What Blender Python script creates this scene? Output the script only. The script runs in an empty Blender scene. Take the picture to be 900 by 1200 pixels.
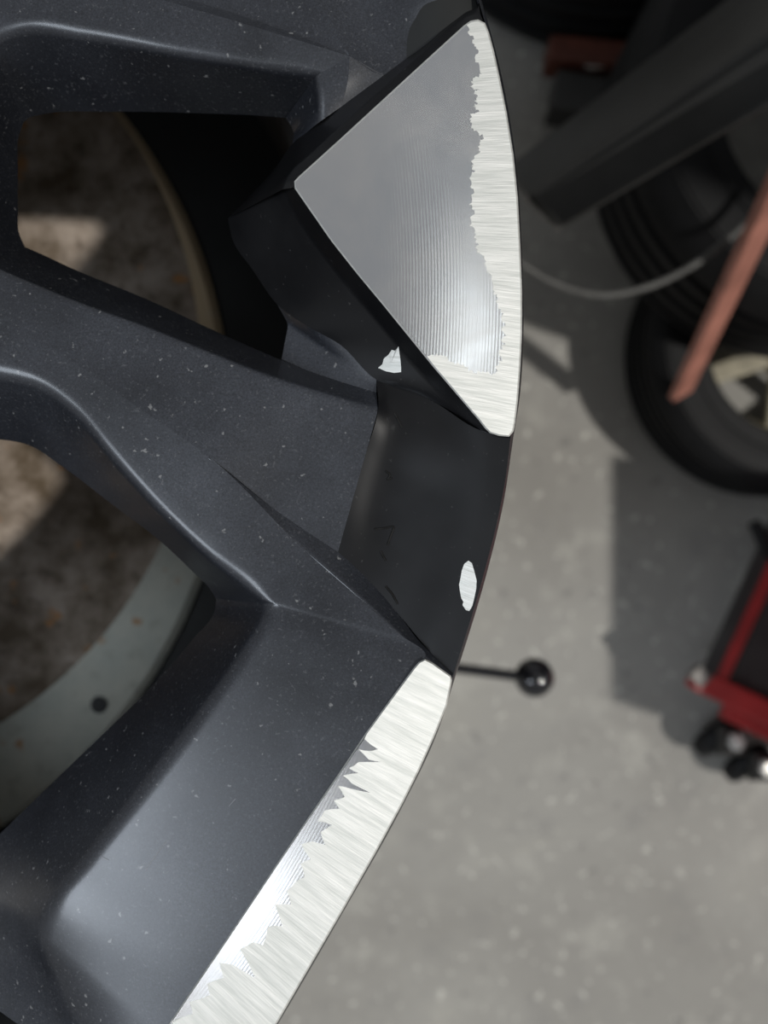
import bpy, bmesh, math, random
from mathutils import Vector, geometry
random.seed(4)
sc = bpy.context.scene
col = sc.collection

# ------------------------------------------------------------------ camera
CZ, F = 1.05, 900.0            # camera height, focal length in pixels of a 900x1200 frame
D0 = 0.170                     # camera to machined wheel face
cam = bpy.data.cameras.new('camera'); camo = bpy.data.objects.new('camera', cam); col.objects.link(camo)
camo.location = (0, 0, CZ); camo.rotation_euler = (0, 0, 0)
cam.sensor_fit = 'VERTICAL'; cam.sensor_height = 36.0; cam.lens = F / 1200 * 36.0
cam.clip_start = 0.01; cam.clip_end = 50
cam.dof.use_dof = True; cam.dof.focus_distance = 0.176; cam.dof.aperture_fstop = 27.0 / 3.0
sc.camera = camo

# ------------------------------------------------------------------ world, sun, exposure
sc.view_settings.view_transform = 'Standard'; sc.view_settings.look = 'None'
sc.view_settings.gamma = 1.0; sc.view_settings.exposure = 0.0; sc.view_settings.use_curve_mapping = False
w = bpy.data.worlds.new('world'); sc.world = w; w.use_nodes = True
bg = w.node_tree.nodes['Background']; bg.inputs[0].default_value = (0.97, 0.985, 1.0, 1); bg.inputs[1].default_value = 0.24
sun = bpy.data.lights.new('sun', 'SUN'); suno = bpy.data.objects.new('sun', sun); col.objects.link(suno)
sun.energy = 2.1; sun.angle = math.radians(2.2); sun.color = (1.0, 0.965, 0.91)
suno.rotation_euler = Vector((0.64, -0.22, 1.0)).to_track_quat('Z', 'Y').to_euler(); suno.location = (2, -1, 3)
def area(name, loc, target, size, power, color, size_y=None):
    l = bpy.data.lights.new(name, 'AREA'); o = bpy.data.objects.new(name, l); col.objects.link(o)
    l.size = size; l.energy = power; l.color = color
    if size_y: l.shape = 'RECTANGLE'; l.size_y = size_y
    o.location = loc; o.rotation_euler = (Vector(loc) - Vector(target)).to_track_quat('Z', 'Y').to_euler()
    return o
# added unseen lights: soft one high left for fillet sheen, two overhead for glints
area('sheen_light', (-1.8, -.75, 3.0), (0, 0, .88), .9, 28, (0.80, 0.89, 1.0), .9)
area('glint_light', (.22, .40, 2.6), (.22, .40, 0), .16, .22, (.97, 1.0, .98))
area('glint_light', (-.33, -.98, 2.6), (-.33, -.98, 0), .20, .50, (.95, .98, 1.0))

# ------------------------------------------------------------------ helpers
def U(px, py, h):
    """pixel of the 900x1200 frame and depth h (mm) below the wheel face -> world point"""
    d = D0 + h / 1000.0
    return Vector(((px - 450) / F * d, -(py - 600) / F * d, CZ - d))
def UD(px, py, d): return U(px, py, (d - D0) * 1000)
WC = U(-821, 334, 0)                          # wheel centre
def tag(o, label=None, cat=None, group=None, kind=None):
    if label: o['label'] = label
    if cat: o['category'] = cat
    if group: o['group'] = group
    if kind: o['kind'] = kind
    return o
def empty(name, loc):
    o = bpy.data.objects.new(name, None); col.objects.link(o); o.location = loc; o.empty_display_size = .02
    return o
def mesh_obj(name, verts, faces, mats, parent=None, origin=None, smooth=True, midx=None, label=None):
    og = origin if origin is not None else (parent.location if parent is not None else Vector((0, 0, 0)))
    if origin is None and parent is not None and parent.parent is not None: og = parent.parent.location
    me = bpy.data.meshes.new(name)
    me.from_pydata([tuple(v - og) for v in verts], [], faces)
    if not isinstance(mats, (list, tuple)): mats = [mats]
    for m in mats: me.materials.append(m)
    bm = bmesh.new(); bm.from_mesh(me)
    bm.faces.ensure_lookup_table()
    if midx:
        for f, i in zip(bm.faces, midx): f.material_index = i
    for f in bm.faces: f.smooth = smooth
    bm.to_mesh(me); bm.free(); me.validate()
    o = bpy.data.objects.new(name, me); col.objects.link(o)
    if parent is not None: o.parent = parent
    elif origin is not None: o.location = origin
    if label: o['label'] = label
    return o
def hermite(pts, k):
    """pts: list of Vector; chord-weighted cubic Hermite, k samples per segment"""
    n = len(pts); ch = [max((pts[i+1]-pts[i]).length, 1e-6) for i in range(n-1)]
    tg = []
    for i in range(n):
        if i == 0: t = (pts[1]-pts[0]) / ch[0]
        elif i == n-1: t = (pts[-1]-pts[-2]) / ch[-1]
        else:
            a, b = (pts[i]-pts[i-1])/ch[i-1], (pts[i+1]-pts[i])/ch[i]
            t = (a*ch[i] + b*ch[i-1]) / (ch[i]+ch[i-1])
        tg.append(t)
    out = []
    for i in range(n-1):
        for s in range(k):
            u = s / k; u2, u3 = u*u, u*u*u
            out.append(pts[i]*(2*u3-3*u2+1) + tg[i]*ch[i]*(u3-2*u2+u) + pts[i+1]*(-2*u3+3*u2) + tg[i+1]*ch[i]*(u3-u2))
    out.append(pts[-1].copy()); return out
class Patch:
    def __init__(s): s.v = []; s.f = []; s.mi = []
    def grid(s, rows, mi=0, flip=False):
        b = len(s.v); n = len(rows[0])
        for r in rows: s.v += r
        for j in range(len(rows)-1):
            for i in range(n-1):
                a = b+j*n+i; q = (a, a+1, a+n+1, a+n)
                s.f.append(q[::-1] if flip else q); s.mi.append(mi)
        return s
    def loft(s, curves, radii=None, k=8, mi=0, inner=5, smooth_across=False):
        cs = [hermite([U(*p) for p in c], k) for c in curves]
        n = len(cs[0]); m = len(cs)
        if radii is None: radii = [0]*m
        st = []
        for i in range(n):
            sec = [c[i] for c in cs]
            if smooth_across:
                st.append(hermite(sec, inner)); continue
            out = [sec[0]]; last = sec[0]
            for j in range(1, m):
                P = sec[j]
                if j < m-1 and radii[j] > 0:
                    A, B = sec[j-1]-P, sec[j+1]-P
                    la, lb = A.length, B.length
                    r = radii[j]/1000.0
                    ra, rb = min(r, la*.48), min(r, lb*.48)
                    p0 = P + A*(ra/max(la,1e-7)); p2 = P + B*(rb/max(lb,1e-7))
                    for q in range(1, 3): out.append(last.lerp(p0, q/3))
                    for q in range(8):
                        t = q/7; out.append(p0*(1-t)**2 + P*2*t*(1-t) + p2*t*t)
                    last = p2
                else:
                    for q in range(1, inner+1): out.append(last.lerp(P, q/inner))
                    last = P
            st.append(out)
        rows = [[st[i][j] for i in range(n)] for j in range(len(st[0]))]
        s.grid(rows, mi); return s
    def poly(s, pts, mi=0):
        """flat filled polygon of world points"""
        b = len(s.v); s.v += pts
        for t in geometry.tessellate_polygon([[p for p in pts]]):
            s.f.append(tuple(b+i for i in t)); s.mi.append(mi)
        return s
    def build(s, name, mats, parent=None, **kw):
        return mesh_obj(name, s.v, s.f, mats, parent, midx=s.mi, **kw)
def up_normals(o):
    """turn every connected patch of an open surface outwards (up, towards daylight)"""
    bm = bmesh.new(); bm.from_mesh(o.data)
    bmesh.ops.dissolve_degenerate(bm, dist=1e-7, edges=bm.edges)
    bm.faces.ensure_lookup_table(); seen = set()
    for f0 in bm.faces:
        if f0.index in seen: continue
        isl, todo = [], [f0]; seen.add(f0.index)
        while todo:
            f = todo.pop(); isl.append(f)
            for e_ in f.edges:
                for q in e_.link_faces:
                    if q.index not in seen: seen.add(q.index); todo.append(q)
        bmesh.ops.recalc_face_normals(bm, faces=isl)
        if sum(f.normal.z * f.calc_area() for f in isl) < 0: bmesh.ops.reverse_faces(bm, faces=isl)
    bm.to_mesh(o.data); bm.free(); return o
def lathe_bm(prof, seg=96, closed=True):
    V, Fc = [], []
    n = len(prof)
    for i in range(seg):
        a = 2*math.pi*i/seg
        for r, z in prof: V.append(Vector((r*math.cos(a), r*math.sin(a), z)))
    for i in range(seg):
        for j in range(n if closed else n-1):
            a, b = i*n+j, i*n+(j+1) % n
            c, d = ((i+1) % seg)*n+(j+1) % n, ((i+1) % seg)*n+j
            Fc.append((a, d, c, b))
    return V, Fc
def simple(name, V, Fc, mat, parent=None, loc=None, smooth=True, label=None, auto=None):
    me = bpy.data.meshes.new(name); me.from_pydata([tuple(v) for v in V], [], Fc); me.materials.append(mat)
    bm = bmesh.new(); bm.from_mesh(me); bmesh.ops.recalc_face_normals(bm, faces=bm.faces)
    for f in bm.faces: f.smooth = smooth
    if auto:
        for e in bm.edges:
            if len(e.link_faces) == 2 and e.calc_face_angle(0) > math.radians(auto): e.smooth = False
    bm.to_mesh(me); bm.free()
    o = bpy.data.objects.new(name, me); col.objects.link(o)
    if parent is not None: o.parent = parent
    if loc is not None: o.location = loc
    if label: o['label'] = label
    return o
def bar(p, q, w1, w2, mat, name, parent=None, bevel=.002, upv=Vector((0, 0, 1)), origin=None, smooth=False, taper=1.0):
    """bevelled box bar from p to q; w1 across, w2 along up"""
    og = origin if origin is not None else Vector((0, 0, 0))
    p, q = Vector(p)-og, Vector(q)-og
    d = (q-p).normalized(); s = d.cross(upv).normalized(); u = s.cross(d).normalized()
    V = []
    for e, sc_ in ((p, 1), (q, taper)):
        for a, b in ((-1, -1), (1, -1), (1, 1), (-1, 1)): V.append(e + s*a*w1/2*sc_ + u*b*w2/2*sc_)
    me = bpy.data.meshes.new(name)
    me.from_pydata([tuple(v) for v in V], [], [(3,2,1,0),(4,5,6,7),(0,1,5,4),(1,2,6,5),(2,3,7,6),(3,0,4,7)])
    me.materials.append(mat)
    bm = bmesh.new(); bm.from_mesh(me); bmesh.ops.recalc_face_normals(bm, faces=bm.faces)
    bmesh.ops.bevel(bm, geom=list(bm.edges), offset=bevel, segments=3, affect='EDGES', profile=.5)
    for f in bm.faces: f.smooth = smooth
    bm.to_mesh(me); bm.free()
    o = bpy.data.objects.new(name, me); col.objects.link(o)
    if parent is not None: o.parent = parent
    return o
def tube(pts, r, mat, name, parent=None, origin=None, seg=12, k=10, caps=True):
    og = origin if origin is not None else Vector((0, 0, 0))
    c = hermite([Vector(p)-og for p in pts], k); V, Fc = [], []
    n = len(c)
    for i, p in enumerate(c):
        t = (c[min(i+1, n-1)]-c[max(i-1, 0)]).normalized()
        a = t.cross(Vector((.13, .31, .94))).normalized(); b = t.cross(a)
        for j in range(seg):
            th = 2*math.pi*j/seg; V.append(p + a*r*math.cos(th) + b*r*math.sin(th))
    for i in range(n-1):
        for j in range(seg):
            Fc.append((i*seg+j, i*seg+(j+1) % seg, (i+1)*seg+(j+1) % seg, (i+1)*seg+j))
    if caps: Fc.append(tuple(range(seg))); Fc.append(tuple((n-1)*seg+j for j in range(seg)))
    return simple(name, V, Fc, mat, parent, auto=60)

# ------------------------------------------------------------------ materials
class N:
    def __init__(s, name):
        s.m = bpy.data.materials.new(name); s.m.use_nodes = True; s.t = s.m.node_tree
        s.b = s.t.nodes['Principled BSDF']
    def n(s, typ, **kw):
        x = s.t.nodes.new(typ)
        for k_, v in kw.items(): setattr(x, k_, v)
        return x
    def l(s, a, b): s.t.links.new(a, b)
    def math(s, op, a, b=None, clamp=False):
        x = s.n('ShaderNodeMath', operation=op, use_clamp=clamp)
        for i, v in enumerate((a, b)):
            if v is None: continue
            if isinstance(v, (int, float)): x.inputs[i].default_value = v
            else: s.l(v, x.inputs[i])
        return x.outputs[0]
    def obj(s): return s.n('ShaderNodeTexCoord').outputs['Object']
    def noise(s, vec, scale, detail=3, rough=.55, dist=0):
        x = s.n('ShaderNodeTexNoise'); s.l(vec, x.inputs['Vector'])
        x.inputs['Scale'].default_value = scale; x.inputs['Detail'].default_value = detail
        x.inputs['Roughness'].default_value = rough; x.inputs['Distortion'].default_value = dist
        return x.outputs['Fac']
    def ramp(s, fac, stops):
        x = s.n('ShaderNodeValToRGB'); s.l(fac, x.inputs[0]); cr = x.color_ramp
        while len(cr.elements) < len(stops): cr.elements.new(.5)
        for e, (p, c) in zip(cr.elements, stops):
            e.position = p; e.color = (*c, 1) if len(c) == 3 else c
        return x.outputs[0]
    def mix(s, fac, a, b):
        x = s.n('ShaderNodeMix', data_type='RGBA')
        if isinstance(fac, (int, float)): x.inputs[0].default_value = fac
        else: s.l(fac, x.inputs[0])
        for i, v in ((6, a), (7, b)):
            if isinstance(v, tuple): x.inputs[i].default_value = (*v, 1)
            else: s.l(v, x.inputs[i])
        return x.outputs[2]
    def bump(s, hgt, strength, dist):
        x = s.n('ShaderNodeBump'); s.l(hgt, x.inputs['Height'])
        x.inputs['Strength'].default_value = strength; x.inputs['Distance'].default_value = dist
        s.l(x.outputs[0], s.b.inputs['Normal']); return x
    def set(s, **kw):
        for k_, v in kw.items():
            i = s.b.inputs[k_.replace('_', ' ')]
            if isinstance(v, (int, float)): i.default_value = v
            elif isinstance(v, tuple): i.default_value = (*v, 1)
            else: s.l(v, i)
        return s
def g(v): return (v, v, v)

def mat_paint():
    k = N('dusty_black_paint'); o = k.obj()
    cloud = k.noise(o, 28, 4, .6)
    fine = k.noise(o, 2200, 3, .7)
    sp = k.ramp(k.noise(o, 1300, 2, .6), [(.60, g(0)), (.72, g(1))])
    sp2 = k.ramp(k.noise(o, 520, 2, .5), [(.70, g(0)), (.75, g(1))])
    dust = k.ramp(cloud, [(.34, g(.25)), (.70, g(1.0))])
    nz = k.n('ShaderNodeSeparateXYZ'); k.l(k.n('ShaderNodeNewGeometry').outputs['Normal'], nz.inputs[0])
    lay = k.ramp(nz.outputs[2], [(.30, g(.34)), (.90, g(1.0))])        # dust tint scaled by slope: full facing up, walls kept darker
    grain = k.math('MULTIPLY', k.math('MULTIPLY', dust, lay), k.ramp(fine, [(.30, g(.15)), (.70, g(1.0))]))
    c = k.mix(grain, (.0085, .0095, .0125), (.050, .056, .071))
    c = k.mix(k.math('MULTIPLY', sp, .35), c, (.12, .125, .135))
    c = k.mix(k.math('MULTIPLY', sp2, .55), c, (.26, .265, .27))
    k.set(Base_Color=c, Roughness=k.math('ADD', k.math('MULTIPLY', dust, .12), .30), Specular_IOR_Level=.5, Coat_Weight=.4, Coat_Roughness=.2)
    k.bump(fine, .10, .0002)
    return k.m
def mat_gloss():
    k = N('glossy_black_paint'); o = k.obj()
    cloud = k.noise(o, 40, 3, .6)
    sp = k.ramp(k.noise(o, 800, 2, .6), [(.70, g(0)), (.76, g(1))])
    c = k.mix(k.ramp(cloud, [(.4, g(0)), (.7, g(1))]), (.004, .0042, .0052), (.010, .0103, .0115))
    c = k.mix(k.math('MULTIPLY', sp, .25), c, (.12, .12, .12))
    k.set(Base_Color=c, Roughness=.36, Specular_IOR_Level=.32, Coat_Weight=.22, Coat_Roughness=.14)
    return k.m
def polar(k):
    o = k.obj(); sx = k.n('ShaderNodeSeparateXYZ'); k.l(o, sx.inputs[0])
    x, y = sx.outputs[0], sx.outputs[1]
    r = k.math('SQRT', k.math('ADD', k.math('MULTIPLY', x, x), k.math('MULTIPLY', y, y)))
    a = k.math('ARCTAN2', y, x)
    return o, x, y, r, a
def tangent(k, x, y):
    cb = k.n('ShaderNodeCombineXYZ'); k.l(k.math('MULTIPLY', y, -1.0), cb.inputs[0]); k.l(x, cb.inputs[1])
    nv = k.n('ShaderNodeVectorMath', operation='NORMALIZE'); k.l(cb.outputs[0], nv.inputs[0])
    return nv.outputs[0]
def mat_machined():
    k = N('lathe_turned_aluminium'); o, x, y, r, a = polar(k)
    cb = k.n('ShaderNodeCombineXYZ'); k.l(k.math('MULTIPLY', r, 1.0), cb.inputs[0]); k.l(k.math('MULTIPLY', a, .0015), cb.inputs[1])
    lines = k.noise(cb.outputs[0], 2600, 2, .6)
    smear = k.noise(o, 45, 4, .65, .6)
    groove = k.math('SINE', k.math('MULTIPLY', r, 2*math.pi/.0007))
    k.set(Base_Color=k.mix(k.ramp(smear, [(.38, g(0)), (.68, g(1))]), (.88, .90, .93), (.95, .95, .955)), Metallic=1.0,
          Roughness=k.math('ADD', k.math('MULTIPLY', smear, .16), .11), Anisotropic=.85)
    k.l(tangent(k, x, y), k.b.inputs['Tangent'])
    k.bump(k.math('ADD', k.math('MULTIPLY', lines, .6), k.math('MULTIPLY', groove, .30)), .16, .00003)
    return k.m
def mat_sanded():
    k = N('hand_sanded_aluminium'); o, x, y, r, a = polar(k)
    def streak(sa, sr, sc_):
        cb = k.n('ShaderNodeCombineXYZ'); k.l(k.math('MULTIPLY', k.math('ADD', a, k.math('MULTIPLY', r, .35)), sa), cb.inputs[0]); k.l(k.math('MULTIPLY', r, sr), cb.inputs[1])
        return k.noise(cb.outputs[0], sc_, 3, .6)
    s1, s2 = streak(.27, .05, 2200), streak(.27, .09, 700)
    c = k.mix(k.ramp(s2, [(.35, g(0)), (.7, g(1))]), (.74, .755, .72), (.95, .95, .915))
    k.set(Base_Color=c, Metallic=.60, Roughness=.55)
    k.bump(k.math('ADD', s1, k.math('MULTIPLY', s2, .8)), .5, .00016)
    return k.m
def mat_floor():
    k = N('concrete_floor'); o = k.obj()
    big = k.noise(o, 2.6, 5, .6, .4); mid = k.noise(o, 11, 4, .6); fine = k.noise(o, 60, 3, .6)
    c = k.ramp(big, [(.30, (.262, .252, .232)), (.55, (.325, .316, .292)), (.75, (.37, .357, .318))])
    c = k.mix(k.math('MULTIPLY', k.ramp(mid, [(.56, g(0)), (.72, g(1))]), .40), c, (.52, .51, .46))
    c = k.mix(k.math('MULTIPLY', k.ramp(mid, [(.28, g(1)), (.42, g(0))]), .40), c, (.21, .205, .20))
    c = k.mix(k.math('MULTIPLY', k.ramp(fine, [(.61, g(0)), (.69, g(1))]), .6), c, (.66, .65, .59))
    c = k.mix(k.math('MULTIPLY', k.ramp(k.noise(o, 34, 2, .5), [(.66, g(0)), (.72, g(1))]), .5), c, (.16, .155, .15))
    k.set(Base_Color=c, Roughness=.82, Specular_IOR_Level=.3)
    k.bump(fine, .3, .002); return k.m
def mat_plain(name, c, rough=.5, metal=0.0, var=.25, scale=60, coat=0.0, spec=.5):
    k = N(name); k.set(Specular_IOR_Level=spec); o = k.obj(); f = k.noise(o, scale, 4, .6)
    k.set(Base_Color=k.mix(k.ramp(f, [(.35, g(0)), (.7, g(1))]), tuple(v*(1-var) for v in c), tuple(min(1, v*(1+var)) for v in c)),
          Roughness=rough, Metallic=metal, Coat_Weight=coat)
    return k.m
def mat_rust(name, c1, c2, c3, tan=None):
    k = N(name); o = k.obj()
    f = k.noise(o, 40, 5, .65); f2 = k.noise(o, 130, 4, .6); f3 = k.noise(o, 75, 2, .5)
    c = k.mix(k.ramp(f, [(.38, g(0)), (.64, g(1))]), c1, c2)
    c = k.mix(k.math('MULTIPLY', k.ramp(f2, [(.55, g(0)), (.70, g(1))]), .6), c, c3)
    c = k.mix(k.math('MULTIPLY', k.ramp(f3, [(.66, g(0)), (.74, g(1))]), .8), c, (.45, .20, .05))
    if tan:
        sx = k.n('ShaderNodeSeparateXYZ'); k.l(o, sx.inputs[0])
        c = k.mix(k.ramp(k.math('ADD', k.math('MULTIPLY', sx.outputs[1], 6.0), k.math('MULTIPLY', f, 1.0)), [(.35, g(0)), (.75, g(1))]), c, tan)
    k.set(Base_Color=c, Roughness=.75, Metallic=.0); k.bump(f2, .3, .001); return k.m

M = dict(paint=mat_paint(), gloss=mat_gloss(), mach=mat_machined(), sand=mat_sanded(), floor=mat_floor(),
         barrel=mat_plain('matt_black_barrel', (.010, .011, .011), .6),
         black=mat_plain('black_steel_paint', (.024, .024, .023), .42, var=.3, scale=25),
         worn=mat_plain('worn_bare_steel', (.16, .15, .14), .5, .3),
         rubber=mat_plain('tyre_rubber', (.007, .0073, .008), .6, var=.2, spec=.25),
         knob=mat_plain('black_bakelite', (.010, .010, .012), .16, var=.1, coat=.6),
         red=mat_plain('red_enamel', (.34, .022, .022), .38, var=.2, scale=30),
         bar=mat_plain('faded_red_steel', (.46, .20, .15), .5, var=.25, scale=22),
         tan=mat_plain('tan_wheel_paint', (.30, .27, .19), .5, var=.2),
         white=mat_plain('white_paper', (.62, .60, .54), .7, var=.1),
         steel=mat_plain('bright_nut_steel', (.75, .74, .70), .35, .4),
         hose=mat_plain('grey_rubber_hose', (.085, .085, .08), .55),
         redbrown=mat_plain('brown_red_primer', (.10, .028, .016), .6),
         ring=mat_rust('turntable_ring_steel', (.52, .54, .48), (.62, .62, .54), (.38, .38, .32), (.60, .46, .29)),
         plate=mat_rust('rusty_turntable_plate', (.13, .095, .06), (.42, .35, .29), (.085, .06, .038)),
         tanrust=mat_rust('tan_rusted_edge', (.34, .26, .16), (.42, .33, .22), (.26, .15, .07)))

# ================================================================== SETTING
fl = simple('floor', [Vector(v) for v in ((-4, -4, 0), (4, -4, 0), (4, 4, 0), (-4, 4, 0))], [(0, 1, 2, 3)], M['floor'])
tag(fl, kind='structure')

# ================================================================== WHEEL
wheel = empty('alloy_wheel', WC)
tag(wheel, 'black alloy wheel with machined silver edges and dusty spokes', 'wheel')

# ---- machined plate (triangular face), split along the jagged edge of the sanded zone
H = 0.0
tip = [(347,220),(346.5,213),(352,207.5)]
upper = [(400,164),(450,118),(500,72),(545,31)]
corner = [(552,26),(560,24.5),(567,28),(571,38)]
arc = [(577,60),(584,92),(592,132),(600,182),(605,232),(608,290),(610,340),(610,390),(608,430),(605,470),(602,495),(600,505),(596,510)]
bott = [(585,509),(575,506),(569,500),(563,492)]
lowl = [(540,465),(510,430),(480,393),(450,356),(420,320),(390,282),(365,246)]
plate_out = tip+upper+corner+arc+bott+lowl
jag_base = [(549,32),(548,38),(551,42),(556,46),(554,51),(558,57),(560,63),(557,70),(562,78),(565,87),(556,91),(552,95),(554,103),(562,106),(556,108),(560,113),(556,118),(560,121),(554,125),(562,131),(554,133),(550,140),(553,146),(552,150),(560,155),(566,160),(563,166),(560,172),(561,180),(556,186),(552,194),(557,200),(552,206),(551,219),(556,226),(549,240),(556,246),(554,252),(550,265),(557,271),(555,277),(560,285),(558,291),(563,298),(567,302),(570,312),(576,328),(577,340),(582,348),(584,358),(590,367),(588,376),(592,382),(588,388),(595,393),(587,398),(592,404),(586,409),(588,420),(583,428),(581,436),(576,440),(566,434),(555,437),(545,430),(539,427),(528,424),(520,417),(512,414),(500.2,417.6)]
def densify(pts, amp, n=2):
    out = []
    for a, b in zip(pts, pts[1:]):
        out.append(a)
        dx, dy = b[0]-a[0], b[1]-a[1]; L = math.hypot(dx, dy)
        if L > 5:
            for q in range(1, n+1):
                t = q/(n+1); s = random.uniform(-amp, amp)
                out.append((a[0]+dx*t - dy/L*s, a[1]+dy*t + dx/L*s))
    out.append(pts[-1]); return out
jag = densify(jag_base, 2.4, 3)
flat = lambda pts: [U(x, y, H) for x, y in pts]
# smooth zone: tip, upper edge up to the jagged line, down along it, back along the lower left edge
sm = tip + upper + [(547,29.2)] + jag + [p for p in lowl if p[1] < 417]
# sanded zone: the rest
sd = [(547,29.2)] + corner + arc + bott + [p for p in lowl if p[1] > 417] + jag[::-1]
P = Patch().poly(flat(sm), 0).poly(flat(sd), 1)
cen = Vector((490, 270))
def ring_off(pts, d):
    n = len(pts); out = []
    for i in range(n):
        a, b = Vector(pts[i-1]), Vector(pts[(i+1) % n]); t = (b-a).normalized(); nn = Vector((t.y, -t.x))
        out.append((pts[i][0]+nn.x*d, pts[i][1]+nn.y*d))
    return out
def closed_strip(Pt, loops, mi):
    n = len(loops[0]); b = len(Pt.v)
    for lp in loops: Pt.v += lp
    for j in range(len(loops)-1):
        for i in range(n):
            Pt.f.append((b+j*n+i, b+j*n+(i+1) % n, b+(j+1)*n+(i+1) % n, b+(j+1)*n+i)); Pt.mi.append(mi)
sgn = 1 if (Vector(ring_off(plate_out, 1)[4])-cen).length > (Vector(plate_out[4])-cen).length else -1
closed_strip(P, [flat(plate_out), [U(x, y, .45) for x, y in ring_off(plate_out, 1.8*sgn)]], 2)
plate = P.build('machined_plate', [M['mach'], M['sand'], M['sand']], wheel, smooth=False, label='bare machined aluminium face, sanded white along its outer edge')
up_normals(plate)

# ---- machined lip
lo = [(528,797),(522,826),(508,861),(490,901),(470,941),(440,996),(400,1066),(365,1126),(322,1200),(300,1236),(262,1296)]
li = [(140,1296),(170,1246),(200,1200),(240,1141),(280,1082),(320,1022),(360,963),(400,905),(430,860),(460,819),(486,784)]
lt = [(492,777),(498,774),(506,778),(520,788),(527,793)]
lj = [(427,866),(443,878),(436,880),(420,878),(432,890),(448,893),(420,893),(409,900),(420,906),(402,909),(412,918),(434,929),(410,924),(396,921),(404,934),(391,938),(398,948),(380,950),(372,962),(389,967),(376,975),(381,990),(366,986),(353,989),(364,1007),(352,1012),(357,1028),(346,1034),(336,1044),(341,1060),(322,1060),(331,1085),(314,1086),(308,1108),(296,1104),(281,1112),(299,1146),(272,1130),(257,1128),(262,1146),(243,1153),(246,1166),(222,1174),(226,1188),(201,1196),(206,1212),(186,1222)]
lj = densify(lj, 1.0, 1)
li_u = [p for p in li if p[1] <= 862]; li_l = [p for p in li if p[1] > 862]   # upper and lower inner edge
sm = [(426,865)] + lj + [p for p in li_l if p[1] < 1222][::1][::-1][::-1]
P = Patch().poly(flat(lj + [p for p in li if 866 < p[1] < 1222]), 0)
P.poly(flat(lo + [(140,1296),(170,1246)] + lj[::-1] + li_u + lt), 1)
lip_out = lo + li + lt
cenl = Vector((380, 1000))
sgn = 1 if (Vector(ring_off(lip_out, 1)[3])-cenl).length > (Vector(lip_out[3])-cenl).length else -1
closed_strip(P, [flat(lip_out), [U(x, y, .5) for x, y in ring_off(lip_out, 1.8*sgn)]], 2)
lip = P.build('machined_lip', [M['mach'], M['sand'], M['sand']], wheel, smooth=False, label='curved silver rim lip with radial sanding scratches')
up_normals(lip)

# ---- plate side walls
e = [(349,217,.6),(366,246.5,.6),(390,283.5,.6),(420,321.5,.6),(450,357.5,.6),(480,394.5,.6),(510,431.5,.6),(540,466.5,.6),(562,493.5,.6),(569,502,.6),(585,510.5,.6),(598,511.5,.6)]
m = [(333,222,6.5),(351,258,6.8),(376,294,6.8),(405,332,6.8),(435,368,6.8),(465,404,6.6),(496,440,6.0),(528,474,4.6),(555,498,2.8),(565,504,2.0),(583,511.5,1.0),(598,512,.8)]
b = [(267,256,26),(273,282,26),(296,316,25),(325,357,23),(360,382,18),(400,405,15),(441,445,12.5),(490,462,10.3),(545,492,5.0),(565,505,3.0),(582,512,1.8),(598,513,1.3)]
e = [(x+1.6, y-1.6, h_) if y < 503 else (x, y-2, h_) for x, y, h_ in e]
P = Patch().loft([e, m, b], [0, 1.0, 0], k=6)
eu = [(349,217,.6),(347.5,211,.45),(351,206.5,.45),(374,186,.45),(419,144.5,.45),(459,107.5,.45),(504,66.5,.45),(540,33.5,.45),(552,23.5,.45),(564,22,.45)]
mu = [(331,222,3.6),(334,212,3.6),(340,202,3.6),(365,179,3.6),(411,137,3.6),(452,100,3.6),(497,59,3.2),(534,27,2.6),(549,18,1.8),(563,16,1.2)]
bu = [(267,256,26),(297,225,25),(320,200,24),(343,168,22),(400,125,14),(450,88,12),(500,50,11),(533,20,8),(546,10,5),(561,4,2.5)]
eu = [(x+1.8, y+1.8, .6) for x, y, h_ in eu]
P.loft([eu, mu, bu], [0, .8, 0], k=6)
side = P.build('plate_side', M['gloss'], wheel); up_normals(side)

# ---- rim pocket between plate and lip
c0 = [(441,445,12.5),(443,481,8.8),(429.2,530,9.1),(412.2,590,9.45),(396,647,9.8)]
c1 = [(466,452,11.6),(459,494,9.4),(449,548,9.7),(433,610,9.9),(430,678,9.2)]
c2 = [(505,469,9.2),(515,515,7.0),(509,580,6.9),(492,655,6.8),(468,721,6.8)]
c3 = [(565,505,3.0),(569,540,2.6),(561,605,2.6),(542,680,2.6),(505,765,3.0)]
c4 = [(598,513,1.3),(594,550,1.3),(583,610,1.3),(566,676,1.3),(531,792,1.3)]
P = Patch().loft([c0, c1, c2, c3, c4], k=10, inner=8, smooth_across=True)

pocket = P.build('rim_pocket', M['gloss'], wheel, label='glossy black scooped pocket crossing the rim edge'); up_normals(pocket)
# upper pocket
r0 = [(410,66,10.5),(385,20,10.5),(365,-10,10.5),(330,-80,10.5),(290,-220,11)]
r1 = [(450,88,12),(430,30,12.5),(415,-20,12.5),(385,-90,12.5),(340,-230,12)]
r2 = [(500,50,11),(490,5,9),(478,-40,9),(450,-110,9),(400,-235,9)]
r3 = [(543,12,5.5),(530,-15,4),(520,-55,3.5),(495,-125,3),(450,-240,3)]
r4 = [(561,4,2.5),(556,-20,1.5),(545,-55,1.2),(520,-130,1.2),(475,-245,1.2)]
P = Patch().loft([r0, r1, r2, r3, r4], k=10, inner=8, smooth_across=True)
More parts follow.
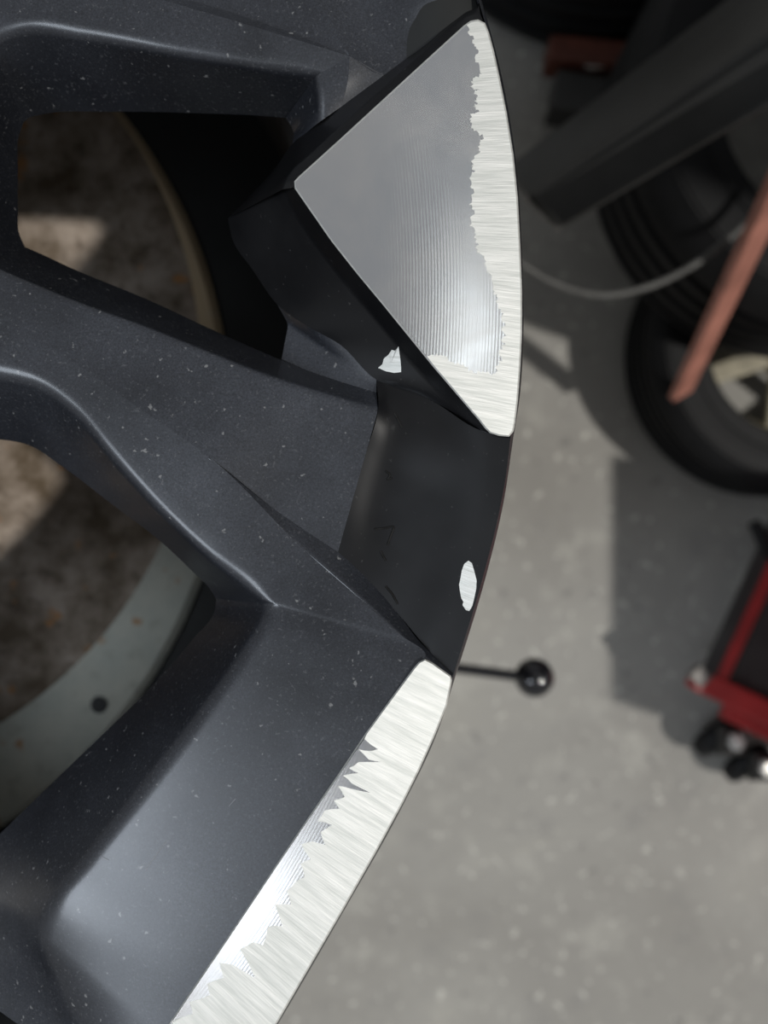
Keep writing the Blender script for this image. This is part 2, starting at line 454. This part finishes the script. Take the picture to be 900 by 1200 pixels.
# corner of the window below this pocket
v0 = [(335,138,30),(342,150,29),(343,168,22)]
v1 = [(371,88,12.5),(374,112,13.2),(377,141,14.6)]
v2 = [(410,66,10.5),(407,98,12),(400,125,14)]
P.loft([v0, v1, v2], [0, 1.6, 0], k=8)
P.loft([v2, [(410,66,10.5),(430,77,11.3),(450,88,12)]], k=8)
pocket2 = P.build('rim_pocket', M['paint'], wheel); up_normals(pocket2)

# ---- lower spoke: window wall, face with recess
wb = [(-80,262,34),(-20,275,34),(22,287,34),(90,317,33),(175,352,31),(250,387,29),(325,420,25),(385,443,18),(441,460,12.2)]
te = [(-80,290,14),(-20,308,13.5),(22,326,13),(100,358,12),(175,385,11.3),(240,411,11),(312,439,10.4),(385,462,9.5),(443,481,8.8)]
K  = [(-80,360,13.7),(-20,368,13.2),(22,385,12.7),(80,420,11.6),(140,462,10.7),(195,500,10.0),(245,535,9.3),(322,597,10.7),(396,647,9.8)]
P = Patch().loft([wb, te, K], [0, 1.4, 0], k=8)
KM = [(-80,360,13.7),(-20,368,13.2),(22,385,12.7),(80,420,11.6),(140,462,10.7),(195,500,10.0),(245,537,9.25),(355,643,8.2),(468,743,2.9),(498,771,1.4)]
Nn = [(-80,432,14),(0,438,12.5),(45,450,12),(88,482,11.5),(130,535,11.0),(200,612,10.2),(250,658,9.5),(290,688,8.6),(307,702,8.05),(315,709,7.7)]
W2 = [(-80,520,34),(0,515,34),(32,521,34),(72,546,33),(130,590,32),(190,636,31),(228,672,30),(246,690,29),(251,698,28.4),(253,702,28)]
KM = [(x, y-2, h_+.06) if i < 7 else (x, y, h_) for i, (x, y, h_) in enumerate(KM)]
# recess wall
Mq = [(245,535,9.3),(322,597,10.7),(360,623,10.4),(396,647,9.8),(430,678,9.2),(468,721,6.8),(492,752,4.4),(505,765,3.2),(531,792,1.3)]
Mt = [(245,537,9.2),(313,607,8.95),(345,634,8.35),(378,662,7.2),(415,694,5.5),(453,729,3.6),(484,757,2.1),(500,771,1.3),(528,796,.6)]
Mf = [(x-3, y+3.4, h_+.7) for x, y, h_ in Mt]
P.loft([Mq, Mt, Mf], [0, .8, 0], k=6)
# outer face towards the lip
W3 = [(253,702,28),(253,706,28),(252,714,28),(225,750,28),(170,812,29),(100,880,29),(40,938,30),(0,977,30),(-40,1015,31),(-80,1055,31),(-120,1100,31)]
N3 = [(315,709,7.7),(315,714,7.55),(311,724,7.3),(285,766,7),(240,830,6.8),(180,910,6.8),(110,1000,6.9),(62,1062,7.2),(50,1096,8),(66,1160,9),(105,1260,9.5)]
L3 = [(498,771,1.4),(494,776,1.2),(486,786,1),(455,826,.6),(400,907,.5),(340,994,.5),(280,1083,.5),(222,1168,.5),(190,1216,.5),(165,1254,.5),(138,1298,.5)]
P.loft([W2+W3[1:], Nn+N3[1:], KM+L3[1:]], [0, 3.2, 0], k=8)
spoke = P.build('spoke', M['paint'], wheel, label='dusty black spoke with sunken triangular recess'); up_normals(spoke)
# web joining spoke and plate side
P = Patch().loft([[(325,357,23),(360,382,18),(400,405,15),(441,445,12.5)],[(338,380,24),(374,404,19.6),(408,428,15.4),(441,452,12.5)],[(330,421,25),(360,434,21.2),(395,446,17),(441,460,12.2)]], [0, 1.2, 0], k=8)
web = P.build('spoke_web', M['paint'], wheel); up_normals(web)

# ---- upper spoke
TWb = [(28,143,34),(34,138,34),(45,135,34),(130,131,33),(240,133,32),(310,136,31),(325,137.4,30.4),(335,138,30)]
N1  = [(-12,46,14),(5,37,13.5),(25,31,13),(100,40,12.5),(200,60,12),(310,79,12.2),(345,84,12.4),(371,88,12.5)]
T   = [(-30,-60,13),(20,-50,12.4),(60,-38,12),(120,-20,11.5),(190,0,11),(300,32,10.5),(365,52,10.4),(410,66,10.5)]
P = Patch().loft([TWb, N1, T], [0, 2.6, 0], k=10)
T2 = [(-28,-70,15),(22,-60,14.4),(62,-48,14),(122,-30,13.4),(193,-9,12.8),(303,24,12.0),(367,47,11.2),(410,65,10.6)]
T3 = [(40,-190,13),(90,-195,13),(170,-205,12.5),(290,-220,11),(330,-80,10.5),(365,-10,10.5),(385,20,10.5),(410,66,10.5)]
P.loft([T, T2, T3], [0, .4, 0], k=8)
lw0 = [(30,291,34),(22,272,34),(21,245,34),(21,200,34),(22,160,34),(28,143,34)]
lw1 = [(-20,310,13.5),(-30,270,14),(-32,210,14),(-32,140,14),(-26,80,14),(-12,46,14)]
lw2 = [(-200,330,15),(-220,280,15),(-220,210,15),(-220,120,15),(-200,20,15),(-120,-60,14)]
P.loft([lw0, lw1, lw2], [0, 3, 0], k=8)
spoke2 = P.build('spoke', M['paint'], wheel, label='dusty spoke above the rounded window opening'); up_normals(spoke2)

# ---- rim flange seen as a thin edge, and barrel
O = [(475,-245),(520,-130),(545,-55),(557,-14),(564,10),(572,38),(585,90),(600.5,180),(608.5,290),(610.5,390),(605.5,470),(599,511),(587,590),(567.5,672),(530,795),(508.5,861),(470.5,941),(400.5,1066),(322.5,1200),(262,1298)]
def outw(p, d):
    v = Vector((p[0]+821, p[1]-334)).normalized(); return (p[0]+v.x*d, p[1]+v.y*d)
hl = [1.2 if (i < 4 or 11 <= i <= 14) else .5 for i in range(len(O))]
P = Patch().loft([[(*outw(p, -.5), h_) for p, h_ in zip(O, hl)], [(*outw(p, 2.2), h_+1.0) for p, h_ in zip(O, hl)], [(*outw(p, 3.0), 8) for p in O], [(*outw(p, -30), 14) for p in O]], [0, .5, .8, 0], k=8)
fl_ = P.build('rim_flange', M['paint'], wheel); up_normals(fl_)
prof = [(.2685,-.0022),(.2690,-.004),(.2690,-.009),(.262,-.013),(.256,-.017),(.252,-.040),(.238,-.056),(.230,-.085),(.230,-.165),(.250,-.182),(.258,-.196),(.258,-.2048),(.246,-.2048),(.240,-.190),(.226,-.172),(.221,-.160),(.221,-.085),(.224,-.055),(.228,-.035),(.240,-.018),(.256,-.010)]
V, Fc = lathe_bm(prof, 160)
simple('barrel', V, Fc, M['barrel'], wheel)
# hub disc in the middle of the wheel (left of the picture)
V, Fc = lathe_bm([(.036,-.016),(.060,-.013),(.105,-.0145),(.128,-.017),(.128,-.045),(.080,-.060),(.036,-.060)], 96)
simple('hub', V, Fc, M['paint'], wheel, auto=50)

# ---- the other four of the five equal sectors of the wheel (out of the picture)
for q in range(1, 5):
    for o in (plate, lip, side, pocket, spoke, web, fl_) + ((pocket2, spoke2) if q < 4 else ()):
        c_ = o.copy(); col.objects.link(c_); c_.parent = wheel; c_.rotation_euler.z = math.radians(72*q)
        if 'label' in c_.keys(): del c_['label']

# ---- marks on the pocket: sanded spot, hand written marks, bare chip
def pts_of(o): return [v.co + WC for v in o.data.vertices]
from mathutils.bvhtree import BVHTree
def tree(o): return BVHTree.FromPolygons(pts_of(o), [tuple(p.vertices) for p in o.data.polygons])
PK, SD, SP = tree(pocket), tree(side), tree(spoke)
CAMP = Vector((0, 0, CZ))
def on_pocket(px, py, lift=.12, src=None):
    d = (U(px, py, 0)-CAMP).normalized()
    hit = (src or PK).ray_cast(CAMP, d)[0]
    if hit is None: hit = U(px, py, 8)
    return hit - d*lift/1000
spot = [(549,657),(553,660),(556,670),(558.5,680),(558,690),(556,700),(553.5,710),(550,716),(546,715),(542,709),(543.5,706),(540.5,701),(539,693),(538,685),(540,676),(541,669),(544,661)]
V = [on_pocket(548.5, 687, .12)] + [on_pocket(x, y, .10) for x, y in spot]
mesh_obj('sanded_spot', V, [(0, 1+i, 1+(i+1) % len(spot)) for i in range(len(spot))], M['sand'], wheel, smooth=False, label='small bare sanded oval on the black rim')
up_normals(col.objects['sanded_spot'])
k = N('ink_marks'); k.set(Base_Color=(.001, .001, .001), Roughness=.8); M['ink'] = k.m
k = N('scratch_line'); k.set(Base_Color=(.25, .26, .28), Roughness=.6); M['scr'] = k.m
for name, pts in (('written_mark', [(439,620),(450,619),(461,617.5),(458,628),(454,639)]), ('written_mark', [(452,552),(457,557),(454,562),(459,560)]),
                  ('written_mark', [(446,646),(449,652),(452,657)]), ('written_mark', [(462,484),(467,493),(471,501)]), ('written_mark', [(452,687),(460,697),(466,708)])):
    tube([on_pocket(x, y, .03) for x, y in pts], .00027, M['ink'], name, wheel, origin=WC, seg=6, k=4)
chip = [(443,431),(448,427),(450,420),(455,416),(459,410),(463,411),(467,406),(469,420),(470,430),(470,436),(462,437),(452,435)]
V = [on_pocket(458, 426, .2, SD)] + [on_pocket(x, y, .15, SD) for x, y in chip]
ch = mesh_obj('paint_chip', V, [(0, 1+i, 1+(i+1) % len(chip)) for i in range(len(chip))], M['sand'], wheel, smooth=False, label='bare metal chip in the black paint')
up_normals(ch)
for pts in ([(268,945),(276,936)], [(170,1020),(196,985)], [(120,1004),(128,1008)]):
    tube([on_pocket(x, y, .02, SP) for x, y in (pts[0], ((pts[0][0]+pts[1][0])/2, (pts[0][1]+pts[1][1])/2), pts[1])], .00006, M['scr'], 'scratch', wheel, origin=WC, seg=5, k=3)

# ================================================================== TYRE CHANGER UNDER THE WHEEL
tc = empty('tyre_changer', (WC.x, WC.y, 0))
tag(tc, 'black tyre changer with round steel turntable under the wheel and ball lever', 'machine')
def fit_circle(cx, cy, R, h):
    c = U(cx, cy, h); return c, R*(D0+h/1000)/F
co, Ro = fit_circle(-301, 487, 569, 205)
ci, Ri = fit_circle(-254, 430, 489, 205)
segs = 160
def circ(c, R, z): return [Vector((c.x+R*math.cos(2*math.pi*i/segs), c.y+R*math.sin(2*math.pi*i/segs), z)) for i in range(segs)]
zr = co.z
P = Patch(); closed_strip(P, [circ(ci, Ri, zr-.006), circ(ci, Ri, zr), circ(co, Ro-.003, zr), circ(co, Ro, zr-.003), circ(co, Ro, zr-.008)], 0)
rg = P.build('turntable_ring', M['ring'], tc, smooth=False, label='grey steel ring with small round hole'); up_normals(rg)
P = Patch(); P.poly(circ(ci, Ri+.001, zr-.0045), 0)
pl = P.build('turntable_plate', M['plate'], tc, smooth=False, label='rusty brown steel plate'); up_normals(pl)
# bolt hole as a flat dark disc, its shade put into the colour
hc = U(116, 826, 204.6); V = [Vector((hc.x+.0042*math.cos(t*math.pi/12), hc.y+.0042*math.sin(t*math.pi/12), hc.z)) for t in range(24)]
V2 = [v + Vector((0, 0, -.004)) for v in V]
mesh_obj('dark_hole_disc', V+V2, [tuple(range(24))], M['barrel'], tc, smooth=False)
V, Fc = lathe_bm([(0.001,0),(.272,0),(.279,-.006),(.279,-.03),(.20,-.05),(.001,-.05)], 96, closed=False)
tt = simple('turntable_base', V, Fc, M['barrel'], tc, auto=40, loc=(co.x-WC.x+.045, co.y-WC.y, WC.z-.2102))
V, Fc = lathe_bm([(.001,WC.z-.25),(.17,WC.z-.25),(.17,.05),(.19,.04),(.19,0),(.001,0)], 48, closed=False)
simple('pedestal', V, Fc, M['black'], tc, auto=40)
kd = .60
lev = tube([UD(330,752,kd+.02), UD(500,778,kd), UD(612,793,kd)], .0042, M['knob'], 'lever', tc, origin=Vector((WC.x, WC.y, 0)))
kc = UD(626,794,kd) - Vector((WC.x, WC.y, 0)); R = 23.0*kd/F
V, Fc = lathe_bm([(R*math.sin(math.pi*i/24)+1e-5, R*math.cos(math.pi*i/24)) for i in range(25)], 40, closed=False)
kn = simple('ball_knob', V, Fc, M['knob'], lev, loc=kc, label='round black ball knob')

# ================================================================== MACHINE ARM (upper right)
arm = empty('machine_arm', UD(1120, -80, .43)*1 + Vector((0, 0, -UD(1120, -80, .43).z)))
tag(arm, 'black square steel arm running in from the upper right behind the wheel', 'machine arm')
ao = arm.location.copy()
tl, tr_ = UD(590,196,.585), UD(860,-10,.480)
rl, rr = UD(614,231,.510), UD(912,32,.405)
ll, lr = UD(657,273,.514), UD(912,124,.409)
ext = 5.6
tr_, rr, lr = tl+(tr_-tl)*ext, rl+(rr-rl)*ext, ll+(lr-ll)*ext
hl_, hr_ = tl+ll-rl, tr_+lr-rr
V = [v-ao for v in (tl, rl, ll, hl_, tr_, rr, lr, hr_)]
def box8(name, V, mat, parent, bev):
    me = bpy.data.meshes.new(name); me.from_pydata([tuple(v) for v in V], [], [(3,2,1,0),(4,5,6,7),(0,1,5,4),(1,2,6,5),(2,3,7,6),(3,0,4,7)]); me.materials.append(mat)
    bm = bmesh.new(); bm.from_mesh(me); bmesh.ops.recalc_face_normals(bm, faces=bm.faces)
    bmesh.ops.bevel(bm, geom=list(bm.edges), offset=bev, segments=4, affect='EDGES', profile=.5)
    for f in bm.faces: f.smooth = True
    for e_ in bm.edges:
        if len(e_.link_faces) == 2 and e_.calc_face_angle(0) > .6: e_.smooth = False
    bm.to_mesh(me); bm.free(); o = bpy.data.objects.new(name, me); col.objects.link(o); o.parent = parent; return o
box8('beam', V, M['black'], arm, .006)
ax_ = (rr-rl).normalized(); cc = (V[0]+V[1]+V[2]+V[3])/4
box8('beam_end', [cc+(v-cc)*.93-ax_*.001 for v in V[:4]]+[cc+(v-cc)*.93+ax_*.002 for v in V[:4]], M['worn'], arm, .0004)
bar(Vector((.90, .69, 0)), Vector((.90, .69, 2.2)), .34, 1.06, M['black'], 'shade_block', arm, .01, upv=Vector((0, 1, 0)), origin=ao)  # unseen block added to shade the upper right, also carries the beam

# ================================================================== TYRES
def tyre(name, c, R, wd, z0, label, ri=.62, mat='rubber'):
    o = empty(name, (c[0], c[1], z0)); tag(o, label, 'tyre', 'tyres at the upper right')
    pr = []
    Rb = R*ri
    pr += [(Rb, .012), (Rb+.006, .002), (R*.80, 0), (R*.93, wd*.04), (R*.985, wd*.14)]
    for gz in (.26, .42, .58, .74):
        pr += [(R, wd*(gz-.04)), (R-.007, wd*(gz-.03)), (R-.007, wd*(gz+.03)), (R, wd*(gz+.04))]
    pr += [(R*.985, wd*.86), (R*.93, wd*.96), (R*.905, wd*.975), (R*.90, wd*.985), (R*.885, wd*.985), (R*.88, wd*.995), (R*.80, wd), (R*.74, wd*.99), (R*.735, wd*1.0), (R*.715, wd*1.0), (R*.71, wd*.985), (Rb+.006, wd-.002), (Rb, wd-.012), (Rb+.02, wd*.8), (R*.93, wd*.75), (R*.95, wd*.5), (R*.93, wd*.25), (Rb+.02, wd*.2)]
    V, Fc = lathe_bm(pr, 120)
    simple('carcass', V, Fc, M[mat], o, auto=35)
    return o
cA = UD(933, 182, .87)
cC = UD(955, 395, .90)
tyC = tyre('tyre', cC, .185, .13, 0, 'small black tyre with a tan spoked wheel under the larger tyre', .60)
Vs, Fs = lathe_bm([(.105,.10),(.113,.112),(.113,.03),(.100,.025),(.100,.09)], 64)
simple('wheel_rim', Vs, Fs, M['tan'], tyC, auto=40)
for i in range(6):
    t = i*math.pi/3+.35
    bar(cC*0+Vector((.02*math.cos(t), .02*math.sin(t), .085)), Vector((.104*math.cos(t), .104*math.sin(t), .09)), .03, .012, M['tan'], 'wheel_spoke', tyC, .003, taper=.8)
V, Fc = lathe_bm([(.001,.10),(.026,.098),(.03,.09),(.03,.06),(.001,.06)], 32, closed=False); simple('wheel_hub', V, Fc, M['tan'], tyC, auto=40)
tyA = tyre('tyre', cA, .23, .19, .132, 'large black tyre lying below the black arm, crossed by red bar')
cB = UD(715, -215, .95)
tyB = tyre('tyre', cB, .25, .20, 0, 'black tyre cut off by the top edge of the picture')

# ================================================================== SMALL THINGS UPPER RIGHT
hz = empty('air_hose', UD(700, 345, .85) * 1); hz.location.z = 0
bpy.data.objects.remove(hz)
hp = [(560,270,.66),(600,302,.69),(645,330,.70),(700,346,.705),(760,336,.705),(820,306,.70),(870,266,.695),(935,205,.685),(1010,120,.67)]
ho = tube([UD(*p) for p in hp], .0032, M['hose'], 'air_hose'); tag(ho, 'thin grey hose curving across the large black tyre', 'hose')
rb = bar(UD(797,462,.910), UD(938,163,.56), .027, .010, M['bar'], 'flat_bar', None, .002, upv=Vector((.12, -.1, 1)))
tag(rb, 'faded red flat steel bar leaning over the tyre', 'bar')
br = bar(UD(640,66,.985), UD(800,80,.985), .03, .045, M['redbrown'], 'bracket', None, .003); tag(br, 'dark brown-red steel bracket between arm and top tyre', 'bracket')
bx = bar(UD(645,114,1.0), UD(760,134,1.0), .05, .05, M['black'], 'block', None, .004); tag(bx, 'black block lying below the brown-red bracket', 'block')
def scrap(name, pts, d, label):
    P = Patch(); t = [UD(x, y, d) for x, y in pts]; b_ = [v-Vector((0, 0, .002)) for v in t]
    n = len(t); V = t+b_
    Fc = [tuple(range(n)), tuple(range(2*n-1, n-1, -1))]+[(i, i+n, (i+1) % n+n, (i+1) % n) for i in range(n)]
    og = sum(t, Vector())/n; og.z -= .002
    o = mesh_obj(name, V, Fc, M['white'], None, origin=og, smooth=False); tag(o, label, 'paper'); return o
scrap('paper_scrap', [(676,66),(690,64),(713,73),(708,79),(690,79),(680,74)], .972, 'narrow pale paper scrap on the black block under the bracket')
scrap('paper_scrap', [(638,125),(655,113),(668,118),(662,132),(645,142),(640,136)], 1.046, 'pale square paper scrap on floor beside the black arm')

# ================================================================== RED TROLLEY (right edge)
tr = empty('trolley', (*UD(900, 800, .98).xy, 0)); tag(tr, 'red and black steel trolley with small wheels at the right edge', 'trolley')
to = tr.location.copy()
zt = .95
bar(UD(838,798,zt), UD(930,600,zt), .018, .022, M['red'], 'side_rail', tr, .002, origin=to)
bar(UD(830,790,zt-.014), UD(918,596,zt-.014), .017, .008, M['black'], 'rubber_strip', tr, .002, origin=to)
bar(UD(812,793,zt), UD(980,873,zt), .028, .030, M['red'], 'cross_beam', tr, .003, origin=to)
bar(UD(850,828,zt+.012), UD(985,893,zt+.012), .030, .02, M['red'], 'lower_beam', tr, .003, origin=to)
bar(UD(880,815,zt+.02), UD(970,620,zt+.02), .075, .02, M['black'], 'tray', tr, .002, origin=to)
bar(UD(812,784,zt-.012), UD(826,800,zt-.012), .02, .012, M['worn'], 'corner_bracket', tr, .002, origin=to)
tube([UD(884,612,zt-.02), UD(897,640,zt-.02), UD(930,668,zt-.01)], .008, M['rubber'], 'handle', tr, origin=to)
bar(Vector((.705, -.168, .05)), Vector((.705, -.168, .355)), .34, .335, M['red'], 'shade_box', tr, .006, upv=Vector((0, 1, 0)), origin=to)  # unseen box added so its shadow covers the trolley and nearby floor
for (px, py) in ((846,868), (882,898)):
    wc = UD(px, py, 1.0); wc.z = .035
    V, Fc = lathe_bm([(.001,-.013),(.026,-.013),(.033,-.008),(.034,0),(.033,.008),(.026,.013),(.001,.013)], 32, closed=False)
    cs = simple('caster_wheel', V, Fc, M['rubber'], tr, auto=50)
    ax = (Vector((.45, -.72, .53))).normalized()
    cs.location = wc-to; cs.rotation_euler = ax.to_track_quat('Z', 'Y').to_euler()
    fk = bar(Vector((wc.x, wc.y, .055)), Vector((wc.x+.006, wc.y+.008, .074)), .034, .03, M['black'], 'caster_plate', tr, .002, upv=Vector((1, 0, 0)), origin=to)
    V, Fc = lathe_bm([(.001,.009),(.008,.0085),(.0115,.006),(.012,0),(.001,0)], 6, closed=False)
    hn = simple('bolt_head', V, Fc, M['steel'], fk, smooth=False, loc=Vector((wc.x+.006, wc.y+.006, .0735))-to, label='bright steel bolt head')
